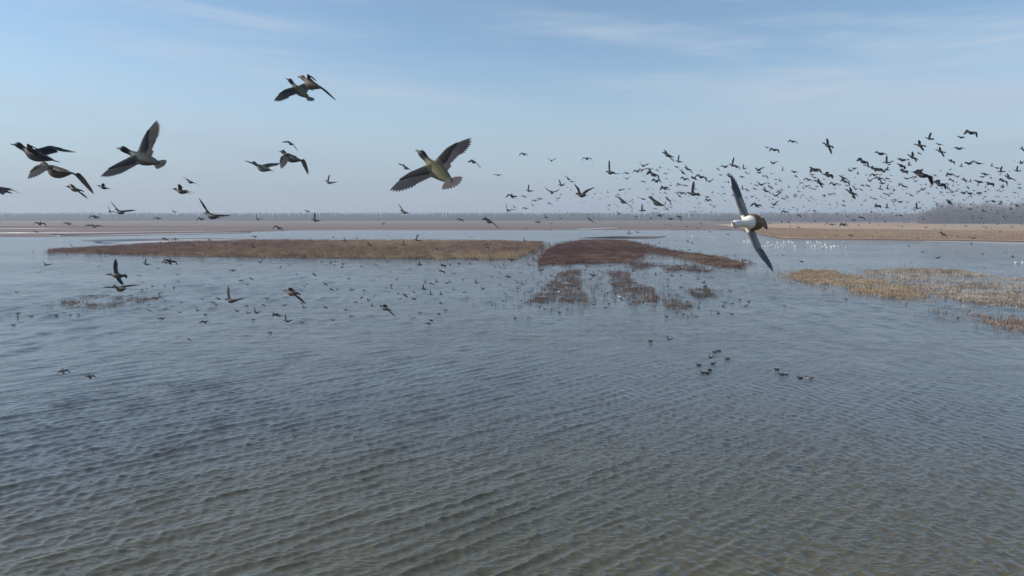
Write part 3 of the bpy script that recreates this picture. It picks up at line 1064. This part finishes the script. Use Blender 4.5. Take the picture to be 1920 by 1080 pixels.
TILES = [
    (900, 260, 6.75, "555,200,a,110 230,465,g,110 905,280,v,120 1355,258,a,140 1030,590,u,100 1120,510,d,120 1165,548,g,90 1290,715,v,240 "
     "1150,650,d,50 620,660,u,110 410,735,a,150 560,735,a,80 910,685,v,190 695,785,a,80 765,765,a,70 990,760,v,80 665,840,d,60 880,820,d,70 "
     "435,865,d,60 355,908,u,120 575,885,a,80 830,1000,u,60 1020,1012,g,50 1360,960,g,50 1390,1025,d,90 730,1060,g,80"),
    (1100, 260, 6.75, "300,430,u,190 510,440,a,95 510,510,v,90 270,680,u,50 420,655,v,75 460,795,d,215 405,950,d,85 705,910,u,110 715,765,g,80 "
     "640,415,a,110 700,400,a,100 715,345,v,115 795,390,g,130 840,455,a,160 880,540,a,120 1000,445,a,60 1030,210,d,150 1165,290,u,115 "
     "1140,360,g,80 1280,385,d,110 1220,430,d,120 1240,515,a,110 1350,500,a,70 1440,485,a,110 985,630,a,120 1170,580,a,70 1250,595,a,70 "
     "1385,640,b,45 1200,690,a,110 1185,738,b,50 1350,700,u,195 890,815,d,245 955,845,v,90 1030,770,d,95 995,805,g,55 830,712,b,35 930,685,b,30 "
     "875,890,g,60 930,970,a,80 1065,1015,g,85 1170,985,a,60 1190,1035,b,40 580,890,b,25 580,915,b,25 600,995,b,30 810,1012,g,50 770,1060,g,50 1445,1075,g,45"),
    (1300, 230, 6.75, "1255,240,a,115 935,315,g,75 1025,345,a,120 1010,515,v,105 1275,625,g,100 400,560,g,130 500,540,u,140 545,560,a,90 640,580,u,75 670,635,d,75 "
     "825,600,v,135 835,635,g,90 930,685,d,60 1045,720,g,60 345,665,g,65 460,680,d,95 615,690,a,60 445,760,u,50 100,690,a,140 205,745,v,95 30,845,b,40 "
     "550,850,b,32 625,840,u,60 675,865,b,40 860,785,v,130 970,815,a,60 1045,780,u,50 920,865,d,115 1045,925,v,110 1100,880,a,55 1185,925,b,40 "
     "1275,900,b,25 1220,893,b,25 395,900,d,50 185,985,a,85 220,1040,d,50 740,940,v,80 1425,805,v,65 1370,765,g,60 840,965,b,20 660,965,b,20 "
     "660,1025,b,30 1020,1040,v,120 800,1050,a,150 1230,985,b,25 1165,1005,b,20 1315,990,b,20 1475,1000,b,30 330,990,b,20 375,980,b,22 380,1035,b,22 "
     "430,1020,b,22 470,1010,b,22 460,990,b,20 270,1055,b,20 330,1055,b,20"),
    (1500, 230, 6.75, "355,290,d,185 1020,395,g,160 190,600,a,160 150,660,g,85 105,725,a,110 245,760,d,130 360,670,a,150 430,785,a,125 15,765,g,65 "
     "80,810,v,70 175,840,a,50 180,695,g,90 545,665,g,50 550,700,d,140 570,745,a,115 595,800,a,60 640,610,v,90 690,580,g,90 795,495,a,145 830,545,a,60 "
     "650,885,d,150 700,910,g,70 925,580,a,115 985,600,a,115 1060,620,v,110 1110,600,u,65 1100,505,u,115 1170,490,g,60 1295,475,g,150 1370,465,g,50 "
     "1385,535,u,65 1290,550,a,130 1310,620,a,110 1155,670,g,50 940,665,a,130 885,740,v,90 1000,715,a,120 1110,710,a,65 1140,745,g,50 1040,770,v,105 "
     "1015,840,u,75 1110,835,u,90 1195,855,b,40 860,800,a,60 1360,710,v,85 1410,700,b,50 1325,810,a,75 1310,845,b,32 1395,880,b,20 "
     "945,965,g,60 980,975,b,30 1270,1005,g,100 990,1055,a,75 1100,1065,b,32 120,985,b,25 145,1005,b,22 100,1015,b,22 215,975,b,22 290,945,b,22 "
     "315,985,b,28 280,995,b,20 375,1010,b,25 480,1020,b,22 555,990,b,20 555,1060,b,25 455,1060,b,20"),
    (1700, 230, 6.75, "290,205,u,120 170,290,d,155 410,275,g,100 430,365,d,130 160,390,d,60 75,440,d,135 35,540,u,65 690,187,g,130 815,130,a,165 "
     "665,330,g,150 570,490,a,100 690,555,u,65 790,520,v,135 910,515,g,140 1080,550,u,65 1150,575,g,80 1195,620,u,110 1365,478,b,30 1450,515,v,85 "
     "1400,610,u,100 1465,335,d,80 430,612,g,50 550,655,a,110 645,690,v,65 730,725,d,90 565,725,a,70 205,665,a,265 100,690,v,105 110,745,v,60 "
     "420,785,a,160 520,830,d,65 575,880,g,70 440,880,g,60 650,790,b,40 1000,655,g,130 960,688,g,90 1065,700,d,55 920,750,g,150 1060,775,a,125 "
     "1220,735,a,110 1300,700,d,150 1210,820,g,80 1150,860,v,65 995,870,b,42 720,895,v,105 800,900,a,80 915,895,a,70 1125,935,b,40 1265,940,g,50 "
     "920,975,b,25 775,945,b,40 205,850,v,80 240,910,b,40 120,885,b,25 40,880,b,20 160,1005,g,50 540,1015,d,85 1025,1000,v,55 1095,1000,a,80 "
     "1195,995,a,50 1180,1035,g,60 1395,1045,g,70 575,975,g,42"),
    (1400, 370, 3.69, "265,100,a,52 362,125,a,32 590,190,g,50 670,190,a,58 740,160,a,32 795,140,a,38 695,132,g,32 625,118,b,22 660,97,b,18 770,97,b,26 "
     "905,62,a,45 970,72,u,40 1180,75,u,60 1195,35,b,25 1065,127,g,40 910,95,b,20 940,97,b,25 955,113,b,18 185,272,b,20 405,272,b,22 "
     "720,265,a,32 615,258,b,16 1015,275,b,16 1180,278,b,20 1125,175,b,16 1240,208,g,30 1360,255,d,60 1460,270,b,26 1565,285,v,42 1640,203,b,24 1690,215,b,18 "
     "1555,325,u,26 1120,338,g,32 1215,380,v,36 1320,420,v,42 1630,395,v,32 1455,380,b,15 1130,453,b,22 1645,490,b,16 1840,415,u,32 1785,380,g,28 1870,60,g,36 "
     "1400,30,d,50 1755,45,g,32 1640,98,g,35 250,400,b,28 380,445,g,40 545,485,b,18 355,190,b,16 1800,272,b,16 830,258,b,16 910,190,b,14 1020,230,b,14"),
    (900, 380, 3.69, "455,100,u,26 760,115,d,42 960,75,d,38 1245,95,a,38 1320,115,g,38 1385,110,a,32 1505,175,a,26 320,185,u,28 405,135,g,40 650,180,b,18 "
     "1030,215,u,34 1090,205,a,32 1715,220,a,28 310,265,u,34 425,270,g,40 1240,280,a,22 1360,265,b,16 1440,270,d,32 1470,285,u,26 1450,328,b,26 1765,370,u,28 "
     "1840,400,g,38 715,410,a,38 215,400,a,52 165,440,u,28 415,470,u,44 80,515,u,24 195,515,a,38 260,555,g,22 290,565,u,34 258,595,u,26 15,600,u,30 "
     "1215,500,u,24 1330,505,a,34 880,625,v,24 780,505,g,60 1180,585,b,24 1390,585,b,26 1060,435,b,22 490,190,b,14 700,270,b,14 870,195,b,14 1130,205,b,16"),
    (600, 380, 4.5, "535,180,v,42 1185,145,a,52 565,275,b,22 820,318,u,66 705,358,u,52 210,322,u,42 580,375,a,26 635,380,a,28 85,515,u,28 130,500,u,34 "
     "195,520,a,42 565,500,a,26 1040,530,a,50 1030,580,a,48 985,670,u,40 1070,680,a,38 790,760,u,30 875,730,u,50 1020,775,u,40 1370,725,u,50 1275,290,b,24 "
     "370,743,b,22 410,285,b,20 910,515,g,28"),
    (300, 380, 4.5, "120,78,v,52 345,140,a,74 825,140,u,62 1245,75,a,50 1310,150,u,95 1000,215,a,84 800,290,a,58 45,310,a,58 130,310,a,68 240,345,g,62 "
     "540,345,v,34 635,350,g,62 785,375,u,60 120,370,g,60 85,500,a,135 685,535,v,36 845,505,v,72 1015,550,u,30 1100,530,b,22 1150,610,v,36 615,575,a,74 "
     "900,815,v,54 1045,870,v,48 975,945,a,62 810,930,u,78 1070,1000,u,80 165,925,d,58 312,910,u,46 375,1010,g,90 420,695,u,34 1005,955,a,40 570,395,b,28"),
    (0, 440, 6.0, "510,340,u,122 1110,90,g,100 1640,330,u,105 1865,315,a,95 570,220,u,54 180,650,u,64 1025,690,g,100 1750,720,a,95 1850,575,b,32 1715,582,b,28 1820,945,g,74"),
    (0, 380, 6.0, "450,240,a,150 410,330,g,95 770,240,a,115 1070,165,a,140 1060,270,g,200 1235,100,u,112 1775,180,a,105 1520,460,u,36 1860,410,a,64"),
    (1180, 620, 5.05, "375,85,u,52 765,255,u,40"),
    (0, 600, 3.0, "355,290,a,30 505,320,a,34 1065,110,d,40"),
]
flock = []
for ox, oy, s, txt in TILES:
    for item in txt.split():
        a, b, p, w = item.split(',')
        flock.append((ox + float(a) / s, oy + float(b) / s, p, float(w) / s))
rnd2 = random.Random(5)


def place_small(px, py, p, ext):
    ya, pi_, ro = POSES[p][:3]
    k = rnd2.randrange(4)
    me, V = VARS[p][k]
    if p == 'b':
        ya = rnd2.choice([20, 50, 80, 130])
    if px < 900 and py > 395:
        ya -= 28
    ya += rnd2.gauss(0, 9)
    pi_ += rnd2.gauss(0, 4)
    ro += rnd2.gauss(0, 6)
    f, y, z = orient(ya, pi_, ro)
    D = 40.0
    W = V @ np.array([f, y, z])
    q = project(W + np.array(at(px, py, D)))
    e = max(np.ptp(q[:, 0]), np.ptp(q[:, 1]))
    dd = D * e / ext
    mx = 1e9 if py < HORIZON + 3 else (CAMH - .45) * FPX / (py - HORIZON + 8)
    dd = min(dd, mx * .96, 420)
    return me, place_matrix(at(px, py, dd), ya, pi_, ro), dd


def zone(px, py):
    if py < 396:
        v = "high" if py < 300 else ("midway up" if py < 345 else "low")
        if px < 480:
            h = "in sky over the striped mudflats"
        elif px < 900:
            h = "in sky over the long reed islet"
        elif px < 1040:
            h = "in sky between big olive duck and red islet"
        elif px < 1200:
            h = "in sky over the red islet's broad end"
        elif px < 1345:
            h = "in sky over the red islet's tail"
        elif px < 1500:
            h = "in sky around the white-fronted duck"
        elif px < 1610:
            h = "in sky over the flock of swans"
        elif px < 1735:
            h = "in sky just left of the bare wood"
        elif px < 1830:
            h = "in sky above the bare wood's left half"
        else:
            h = "in sky above the bare wood's right half"
        return v + " " + h
    if py < 419:
        v = "against the treeline"
    elif py < 452 and px > 1430:
        v = "in front of the tan reed plain"
    elif py < 433:
        v = "in front of the far brown shore"
    elif py < 452:
        v = "over the far blue channel"
    elif py < 500:
        v = "over the middle water and islets"
    else:
        v = "low over the near open water"
    h = ("at far left", "left of centre", "at centre", "right of centre", "toward the right", "at far right")[min(5, int(px // 320))]
    return v + " " + h


ORD = ["leftmost", "second from left", "third from left", "fourth from left", "fifth from left", "sixth from left", "seventh from left",
       "eighth from left", "ninth from left", "tenth from left", "eleventh from left", "twelfth from left", "thirteenth from left",
       "fourteenth from left"]


def ordinals(items, word_of, noun):
    """items: list of dicts with px, py; returns labels that count from the left within pose and zone"""
    groups = {}
    for it in items:
        groups.setdefault(word_of(it), []).append(it)
    for key, lst in groups.items():
        lst.sort(key=lambda i: i['px'])
        pose, z = key
        for k, it in enumerate(lst):
            if len(lst) == 1:
                it['label'] = "%s %s %s" % (pose, noun, z)
            else:
                it['label'] = "%s %s %s %s" % (ORD[min(k, 13)], pose, noun, z)


flock = [(a, b, p, e * 1.1) for a, b, p, e in flock]
flock.sort(key=lambda t: -t[3])
singles = [dict(px=a, py=b, p=p, e=e) for a, b, p, e in flock[:272]]
rest = flock[272:]
ordinals(singles, lambda i: (POSE_WORD[i['p']], zone(i['px'], i['py'])), "duck")
protos = {}
for it in singles:
    me, M, dd = place_small(it['px'], it['py'], it['p'], it['e'])
    if me.name not in protos:
        o = link("flying_duck", me, category="duck", group=HG)
        protos[me.name] = o
    else:
        o = protos[me.name].copy()
        COL.objects.link(o)
    o.matrix_world = M
    o["label"] = it['label']

# the countless farthest birds
for _ in range(380):
    u = rnd2.random()
    px = 1000 + 930 * u ** .8
    py = rnd2.gauss(385 + 12 * u, 22)
    if 300 < py < 452 and not (1350 < px < 1440 and py > 380):
        rest.append((px, py, rnd2.choice('bbgavud'), rnd2.uniform(4, 7.5)))
for _ in range(170):
    px, py = 1130 + 790 * rnd2.random() ** .85, rnd2.gauss(352, 22)
    if 290 < py < 396 and not (1340 < px < 1440 and py > 370):
        rest.append((px, py, rnd2.choice('agavudv'), rnd2.uniform(6, 11)))
for _ in range(60):
    rest.append((rnd2.uniform(20, 960), rnd2.uniform(440, 610), rnd2.choice('agvud'), rnd2.uniform(7, 14)))
for _ in range(110):
    rest.append((rnd2.uniform(560, 1400), rnd2.uniform(486, 580), rnd2.choice('bgavu'), rnd2.uniform(5, 9)))
mbf = MB()
for px, py, p, e in rest:
    me, M, dd = place_small(px, py, p, max(e, 3.4))
    c = VARS[p][0][1]
    A = np.array(M)
    # body and two bent wings, a few faces each
    i1, i2 = POSES[p][3], POSES[p][4]
    V = [(-.27, 0, .01), (0, .06, 0), (.34, 0, .02), (0, -.06, 0), (0, 0, .055), (0, 0, -.06)]
    T = [(0, 1, 4), (1, 2, 4), (2, 3, 4), (3, 0, 4), (1, 0, 5), (2, 1, 5), (3, 2, 5), (0, 3, 5)]
    for s in (1, -1):
        w = Wing(s, i1, i2, POSES[p][5])
        b = len(V)
        V += [tuple(w.S), tuple(w.S + w.c1 * .14), tuple(w.W), tuple(w.W + w.c1 * .13), tuple(w.H + w.b2 * .15 + w.c2 * .05)]
        T += [(b, b + 1, b + 3), (b, b + 3, b + 2), (b + 2, b + 3, b + 4)]
    V = np.array(V) @ A[:3, :3].T + A[:3, 3]
    mbf.add(V, tris=T, col=(.015, .016, .02))
link("distant_flock", mbf.mesh("distant_flock", [M_feather], False), kind="stuff", category="flock",
     label="countless far dark birds scattered over shore and horizon")

# ------------------------------------------------------------------ birds on the water


def swimmer(name, sc, body, neck_pts, cols, wingfold):
    """floating bird: hull-shaped body with raised tail, neck and head in one surface strip each"""
    mb = MB()
    P = catmull(body, 14)
    rings = [[(x * sc, ry * math.cos(a) * sc, (z + rz * math.sin(a)) * sc) for a in np.linspace(0, 2 * math.pi, 10, endpoint=False)] for x, z, ry, rz in P]
    rg = np.array(rings)
    mb.loft(rg, np.tile(cols[0], (rg.shape[0] * rg.shape[1], 1)))
    P = catmull(neck_pts, 16)
    rings = []
    for i, (x, z, r, w) in enumerate(P):
        q = P[min(i + 1, len(P) - 1)] - P[max(i - 1, 0)]
        t = nrmz([q[0], 0, q[1]])
        n = np.array([-t[2], 0, t[0]])
        rings.append([(np.array([x, 0, z]) + n * r * math.sin(a) + np.array([0, 1, 0]) * w * math.cos(a)) * sc for a in np.linspace(0, 2 * math.pi, 8, endpoint=False)])
    rg = np.array(rings)
    cc = np.array([cols[1] if i < 13 else cols[2] for i in range(16) for _ in range(8)], float)
    mb.loft(rg, cc)
    # folded wing on each flank
    for s in (1, -1):
        P = catmull(wingfold, 8)
        rings = [[((x) * sc, s * (yy + .035 * math.cos(a)) * sc, (z + hz * math.sin(a)) * sc) for a in np.linspace(0, 2 * math.pi, 6, endpoint=False)][::s] for x, yy, z, hz in P]
        mb.loft(rings, cols[3])
    return mb.mesh(name, [M_feather])


WINGFOLD = np.array([(.32, .12, .13, .02), (.20, .19, .15, .08), (-.05, .20, .16, .10), (-.28, .12, .17, .06), (-.48, .04, .19, .02)])
BODY = np.array([(-.55, .17, .01, .01), (-.45, .13, .07, .04), (-.25, .06, .18, .13), (0, .03, .23, .17), (.22, .04, .21, .16), (.36, .07, .14, .12), (.44, .09, .04, .04)])
SWAN_NECK = np.array([(.30, .10, .09, .08), (.40, .20, .06, .055), (.41, .34, .04, .04), (.36, .48, .035, .035), (.36, .62, .035, .035), (.43, .70, .045, .04), (.50, .69, .04, .035), (.56, .665, .02, .02), (.64, .64, .010, .015)])
DUCK_NECK = np.array([(.28, .05, .09, .10), (.36, .10, .07, .07), (.40, .17, .055, .055), (.43, .235, .075, .07), (.49, .255, .075, .07), (.56, .24, .05, .05), (.60, .22, .025, .035), (.67, .21, .015, .035), (.70, .205, .008, .02)])
DUCK_BODY = BODY * np.array([1, .75, .95, .62])
WING_LOW = WINGFOLD * np.array([1, 1, .68, .7])
WH = (.80, .79, .76)
swan_me = swimmer("swan", 1.0, BODY, SWAN_NECK, [WH, WH, (.45, .22, .05), (.82, .81, .78)], WINGFOLD)
duck_me = swimmer("swimming_duck", .39, DUCK_BODY, DUCK_NECK, [(.06, .05, .042), (.02, .025, .025), (.14, .12, .05), (.04, .036, .036)], WING_LOW)
duck_pied_me = swimmer("swimming_duck", .5, DUCK_BODY, DUCK_NECK, [(.72, .70, .66), (.02, .03, .03), (.12, .11, .08), (.06, .055, .05)], WING_LOW)


def float_at(name, me, px, py, yaw, label, cat, group, zz=0.0):
    x, y = ground(px, py)
    o = bpy.data.objects.new(name, me)
    COL.objects.link(o)
    o.location = (x, y, zz)
    o.rotation_euler = (0, 0, yaw)
    o["label"], o["category"], o["group"] = label, cat, group
    return o


sw = []
for a, b in [(45, 72), (180, 85), (165, 97), (345, 148), (372, 162), (410, 152), (455, 157), (485, 148), (517, 138), (445, 98), (580, 103), (560, 155),
             (600, 167), (640, 140), (662, 155), (672, 170), (735, 88), (785, 100), (822, 152), (945, 165), (992, 92), (1015, 108), (1045, 98), (1052, 140), (1062, 155),
             (1105, 158), (1100, 138), (1130, 92), (1155, 170), (1180, 105), (1210, 162), (1240, 130), (1262, 165), (1300, 108), (1318, 165),
             (1345, 168), (1360, 155), (1378, 165), (1410, 95), (1428, 157), (1475, 95), (1535, 172), (668, 95), (1200, 175)]:
    sw.append((1380 + a / 7.385, 440 + b / 7.385))
for a, b in [(1420, 228), (1437, 232), (1470, 228), (1500, 232), (1555, 235), (1580, 240), (1598, 236), (1622, 240), (1795, 258), (1830, 262), (1860, 258), (1870, 266)]:
    sw.append((900 + a / 3.69, 380 + b / 3.69))
sw = [dict(px=max(a, 0), py=b + 1.3) for a, b in sw]


def swzone(it):
    x, y = it['px'], it['py']
    row_ = "close under the tan bank" if y < 457 else "in the outer row"
    if x < 1345:
        return ("white", "far off in the blue channel, left of the white-fronted duck")
    if x < 1408:
        return ("white", "just left of the white-fronted duck")
    if x < 1450:
        return ("white", row_ + " just right of the white-fronted duck")
    if x < 1500:
        return ("white", row_ + " between the swan clusters")
    return ("white", row_ + " of the dense right cluster")


ORD += [w + " from left" for w in ("fifteenth", "sixteenth", "seventeenth", "eighteenth", "nineteenth", "twentieth")]
sgroups = {}
for it in sw:
    sgroups.setdefault(swzone(it)[1], []).append(it)
for z, lst in sgroups.items():
    lst.sort(key=lambda i: i['px'])
    for k, it in enumerate(lst):
        float_at("swan", swan_me, it['px'], it['py'], rnd2.choice([math.pi, 0, math.pi * .85, .4, 2.3]) + rnd2.gauss(0, .2),
                 "%s white swan %s" % (ORD[min(k, 19)], z), "swan", "swans on the far channel")
float_at("swan", swan_me, 1906, 493.5, math.pi, "white swan with upright neck nearest the right edge, left of its twin", "swan", "swans on the far channel")
float_at("swan", swan_me, 1919, 493.8, math.pi, "white swan half cut by the right edge of the picture", "swan", "swans on the far channel")

white_me = swimmer("white_waterbird", .5, DUCK_BODY, SWAN_NECK * np.array([1, .6, 1, 1]), [WH, WH, (.3, .25, .1), (.82, .81, .78)], WING_LOW)
wb_ = {}
for a, b in [(1121, 484), (1134, 486), (1146, 479), (1153, 483), (1163, 472), (1176, 489), (1218, 483), (1225, 476), (1290, 486), (1297, 483), (1303, 487),
             (1317, 490), (1055, 545), (1063, 541), (1068, 553), (1048, 548), (1162, 557), (870, 478), (990, 474), (1092, 455)]:
    z = ("on the tail of the red islet" if a > 1200 else "in the flooded stubble patches" if b > 530
         else "on the reed islet's right half" if a < 1010 else "on the red islet's broad part")
    wb_.setdefault(z, []).append((a, b))
for z, lst in wb_.items():
    for k, (a, b) in enumerate(sorted(lst)):
        float_at("white_waterbird", white_me, a, b, rnd2.uniform(0, 6.28), "%s tiny white bird resting %s" % (ORD[k], z), "bird",
                 "white birds resting on the islets", .12 if b < 500 else .02)
fl = []
for ox, oy, s, pts in [(900, 380, 3.69, [(450, 740), (605, 740), (870, 725), (895, 700), (550, 760), (245, 800), (1290, 787), (1440, 787), (1410, 772), (1650, 767), (1745, 770),
                                         (1800, 672), (1860, 687), (1700, 695), (1745, 700), (1500, 790)]),
                       (600, 380, 4.5, [(265, 960), (845, 935), (770, 960), (795, 975), (940, 995), (1000, 938), (910, 830), (1320, 660), (1310, 862), (1060, 908), (660, 765), (890, 668), (350, 800),
                                        (215, 905), (560, 722), (755, 705), (1240, 805)]),
                       (300, 380, 4.5, [(40, 702), (355, 818), (730, 872), (475, 860), (20, 982), (790, 990), (120, 715), (740, 690), (385, 945)]),
                       (0, 440, 6.0, [(200, 885), (200, 930), (355, 922), (640, 908), (725, 882), (790, 906), (885, 898), (155, 1018), (1600, 618), (1650, 605), (1480, 690), (1370, 770), (1660, 795)]),
                       (1180, 620, 5.05, [(200, 100), (805, 205), (850, 195), (930, 268), (660, 328), (790, 315), (765, 375), (700, 402), (740, 405), (1400, 372), (1445, 420), (1480, 420)]),
                       (1400, 480, 3.69, [(15, 318), (265, 347), (690, 298), (1125, 288), (1460, 430)]),
                       (0, 600, 3.0, [(1520, 72), (78, 30)])]:
    for a, b in pts:
        fl.append(dict(px=ox + a / s, py=oy + b / s))


def fzone(i):
    x, y = i['px'], i['py']
    v = "beyond the flooded stubble" if y < 545 else ("level with the flooded stubble" if y < 590 else ("on open water past the stubble" if y < 640 else "out on the near water"))
    h = ("at far left", "left of centre", "at centre", "right of centre", "toward the right", "at far right")[min(5, int(x // 320))]
    return ("dark", v + " " + h)


ordinals(fl, fzone, "swimming duck")
for it in fl:
    float_at("swimming_duck", duck_me, it['px'], it['py'], rnd2.choice([math.pi, math.pi * .9, math.pi * 1.1, .2]) + rnd2.gauss(0, .3),
             it['label'], "duck", "ducks swimming on the lake", .01)
float_at("swimming_duck", duck_pied_me, 1519, 709.5, math.pi, "black and white swimming duck, right of the two ducks on the near right water", "duck", "ducks swimming on the lake", .01)
float_at("swimming_duck", duck_me, 1501, 709, math.pi, "dark swimming duck just left of the black and white one", "duck", "ducks swimming on the lake", .01)

# ------------------------------------------------------------------ haze
hm = bpy.data.materials.new("haze")
hm.use_nodes = True
ht = hm.node_tree
ht.nodes.clear()
pv = N(ht, "ShaderNodeVolumePrincipled")
pv.inputs["Color"].default_value = (0.80, 0.87, 0.96, 1)
pv.inputs["Density"].default_value = 0.00042
pv.inputs["Anisotropy"].default_value = 0.1
out = N(ht, "ShaderNodeOutputMaterial")
ht.links.new(pv.outputs[0], out.inputs["Volume"])
a, z0, z1 = 3500.0, -1.0, 34.0
V = [(-a, -a, z0), (a, -a, z0), (a, a, z0), (-a, a, z0), (-a, -a, z1), (a, -a, z1), (a, a, z1), (-a, a, z1)]
F = [(0, 3, 2, 1), (4, 5, 6, 7), (0, 1, 5, 4), (1, 2, 6, 5), (2, 3, 7, 6), (3, 0, 4, 7)]
link("haze", mesh_np("haze", V, [np.array(F)], [hm]), kind="stuff", label="thin pale haze over the lake", category="haze")
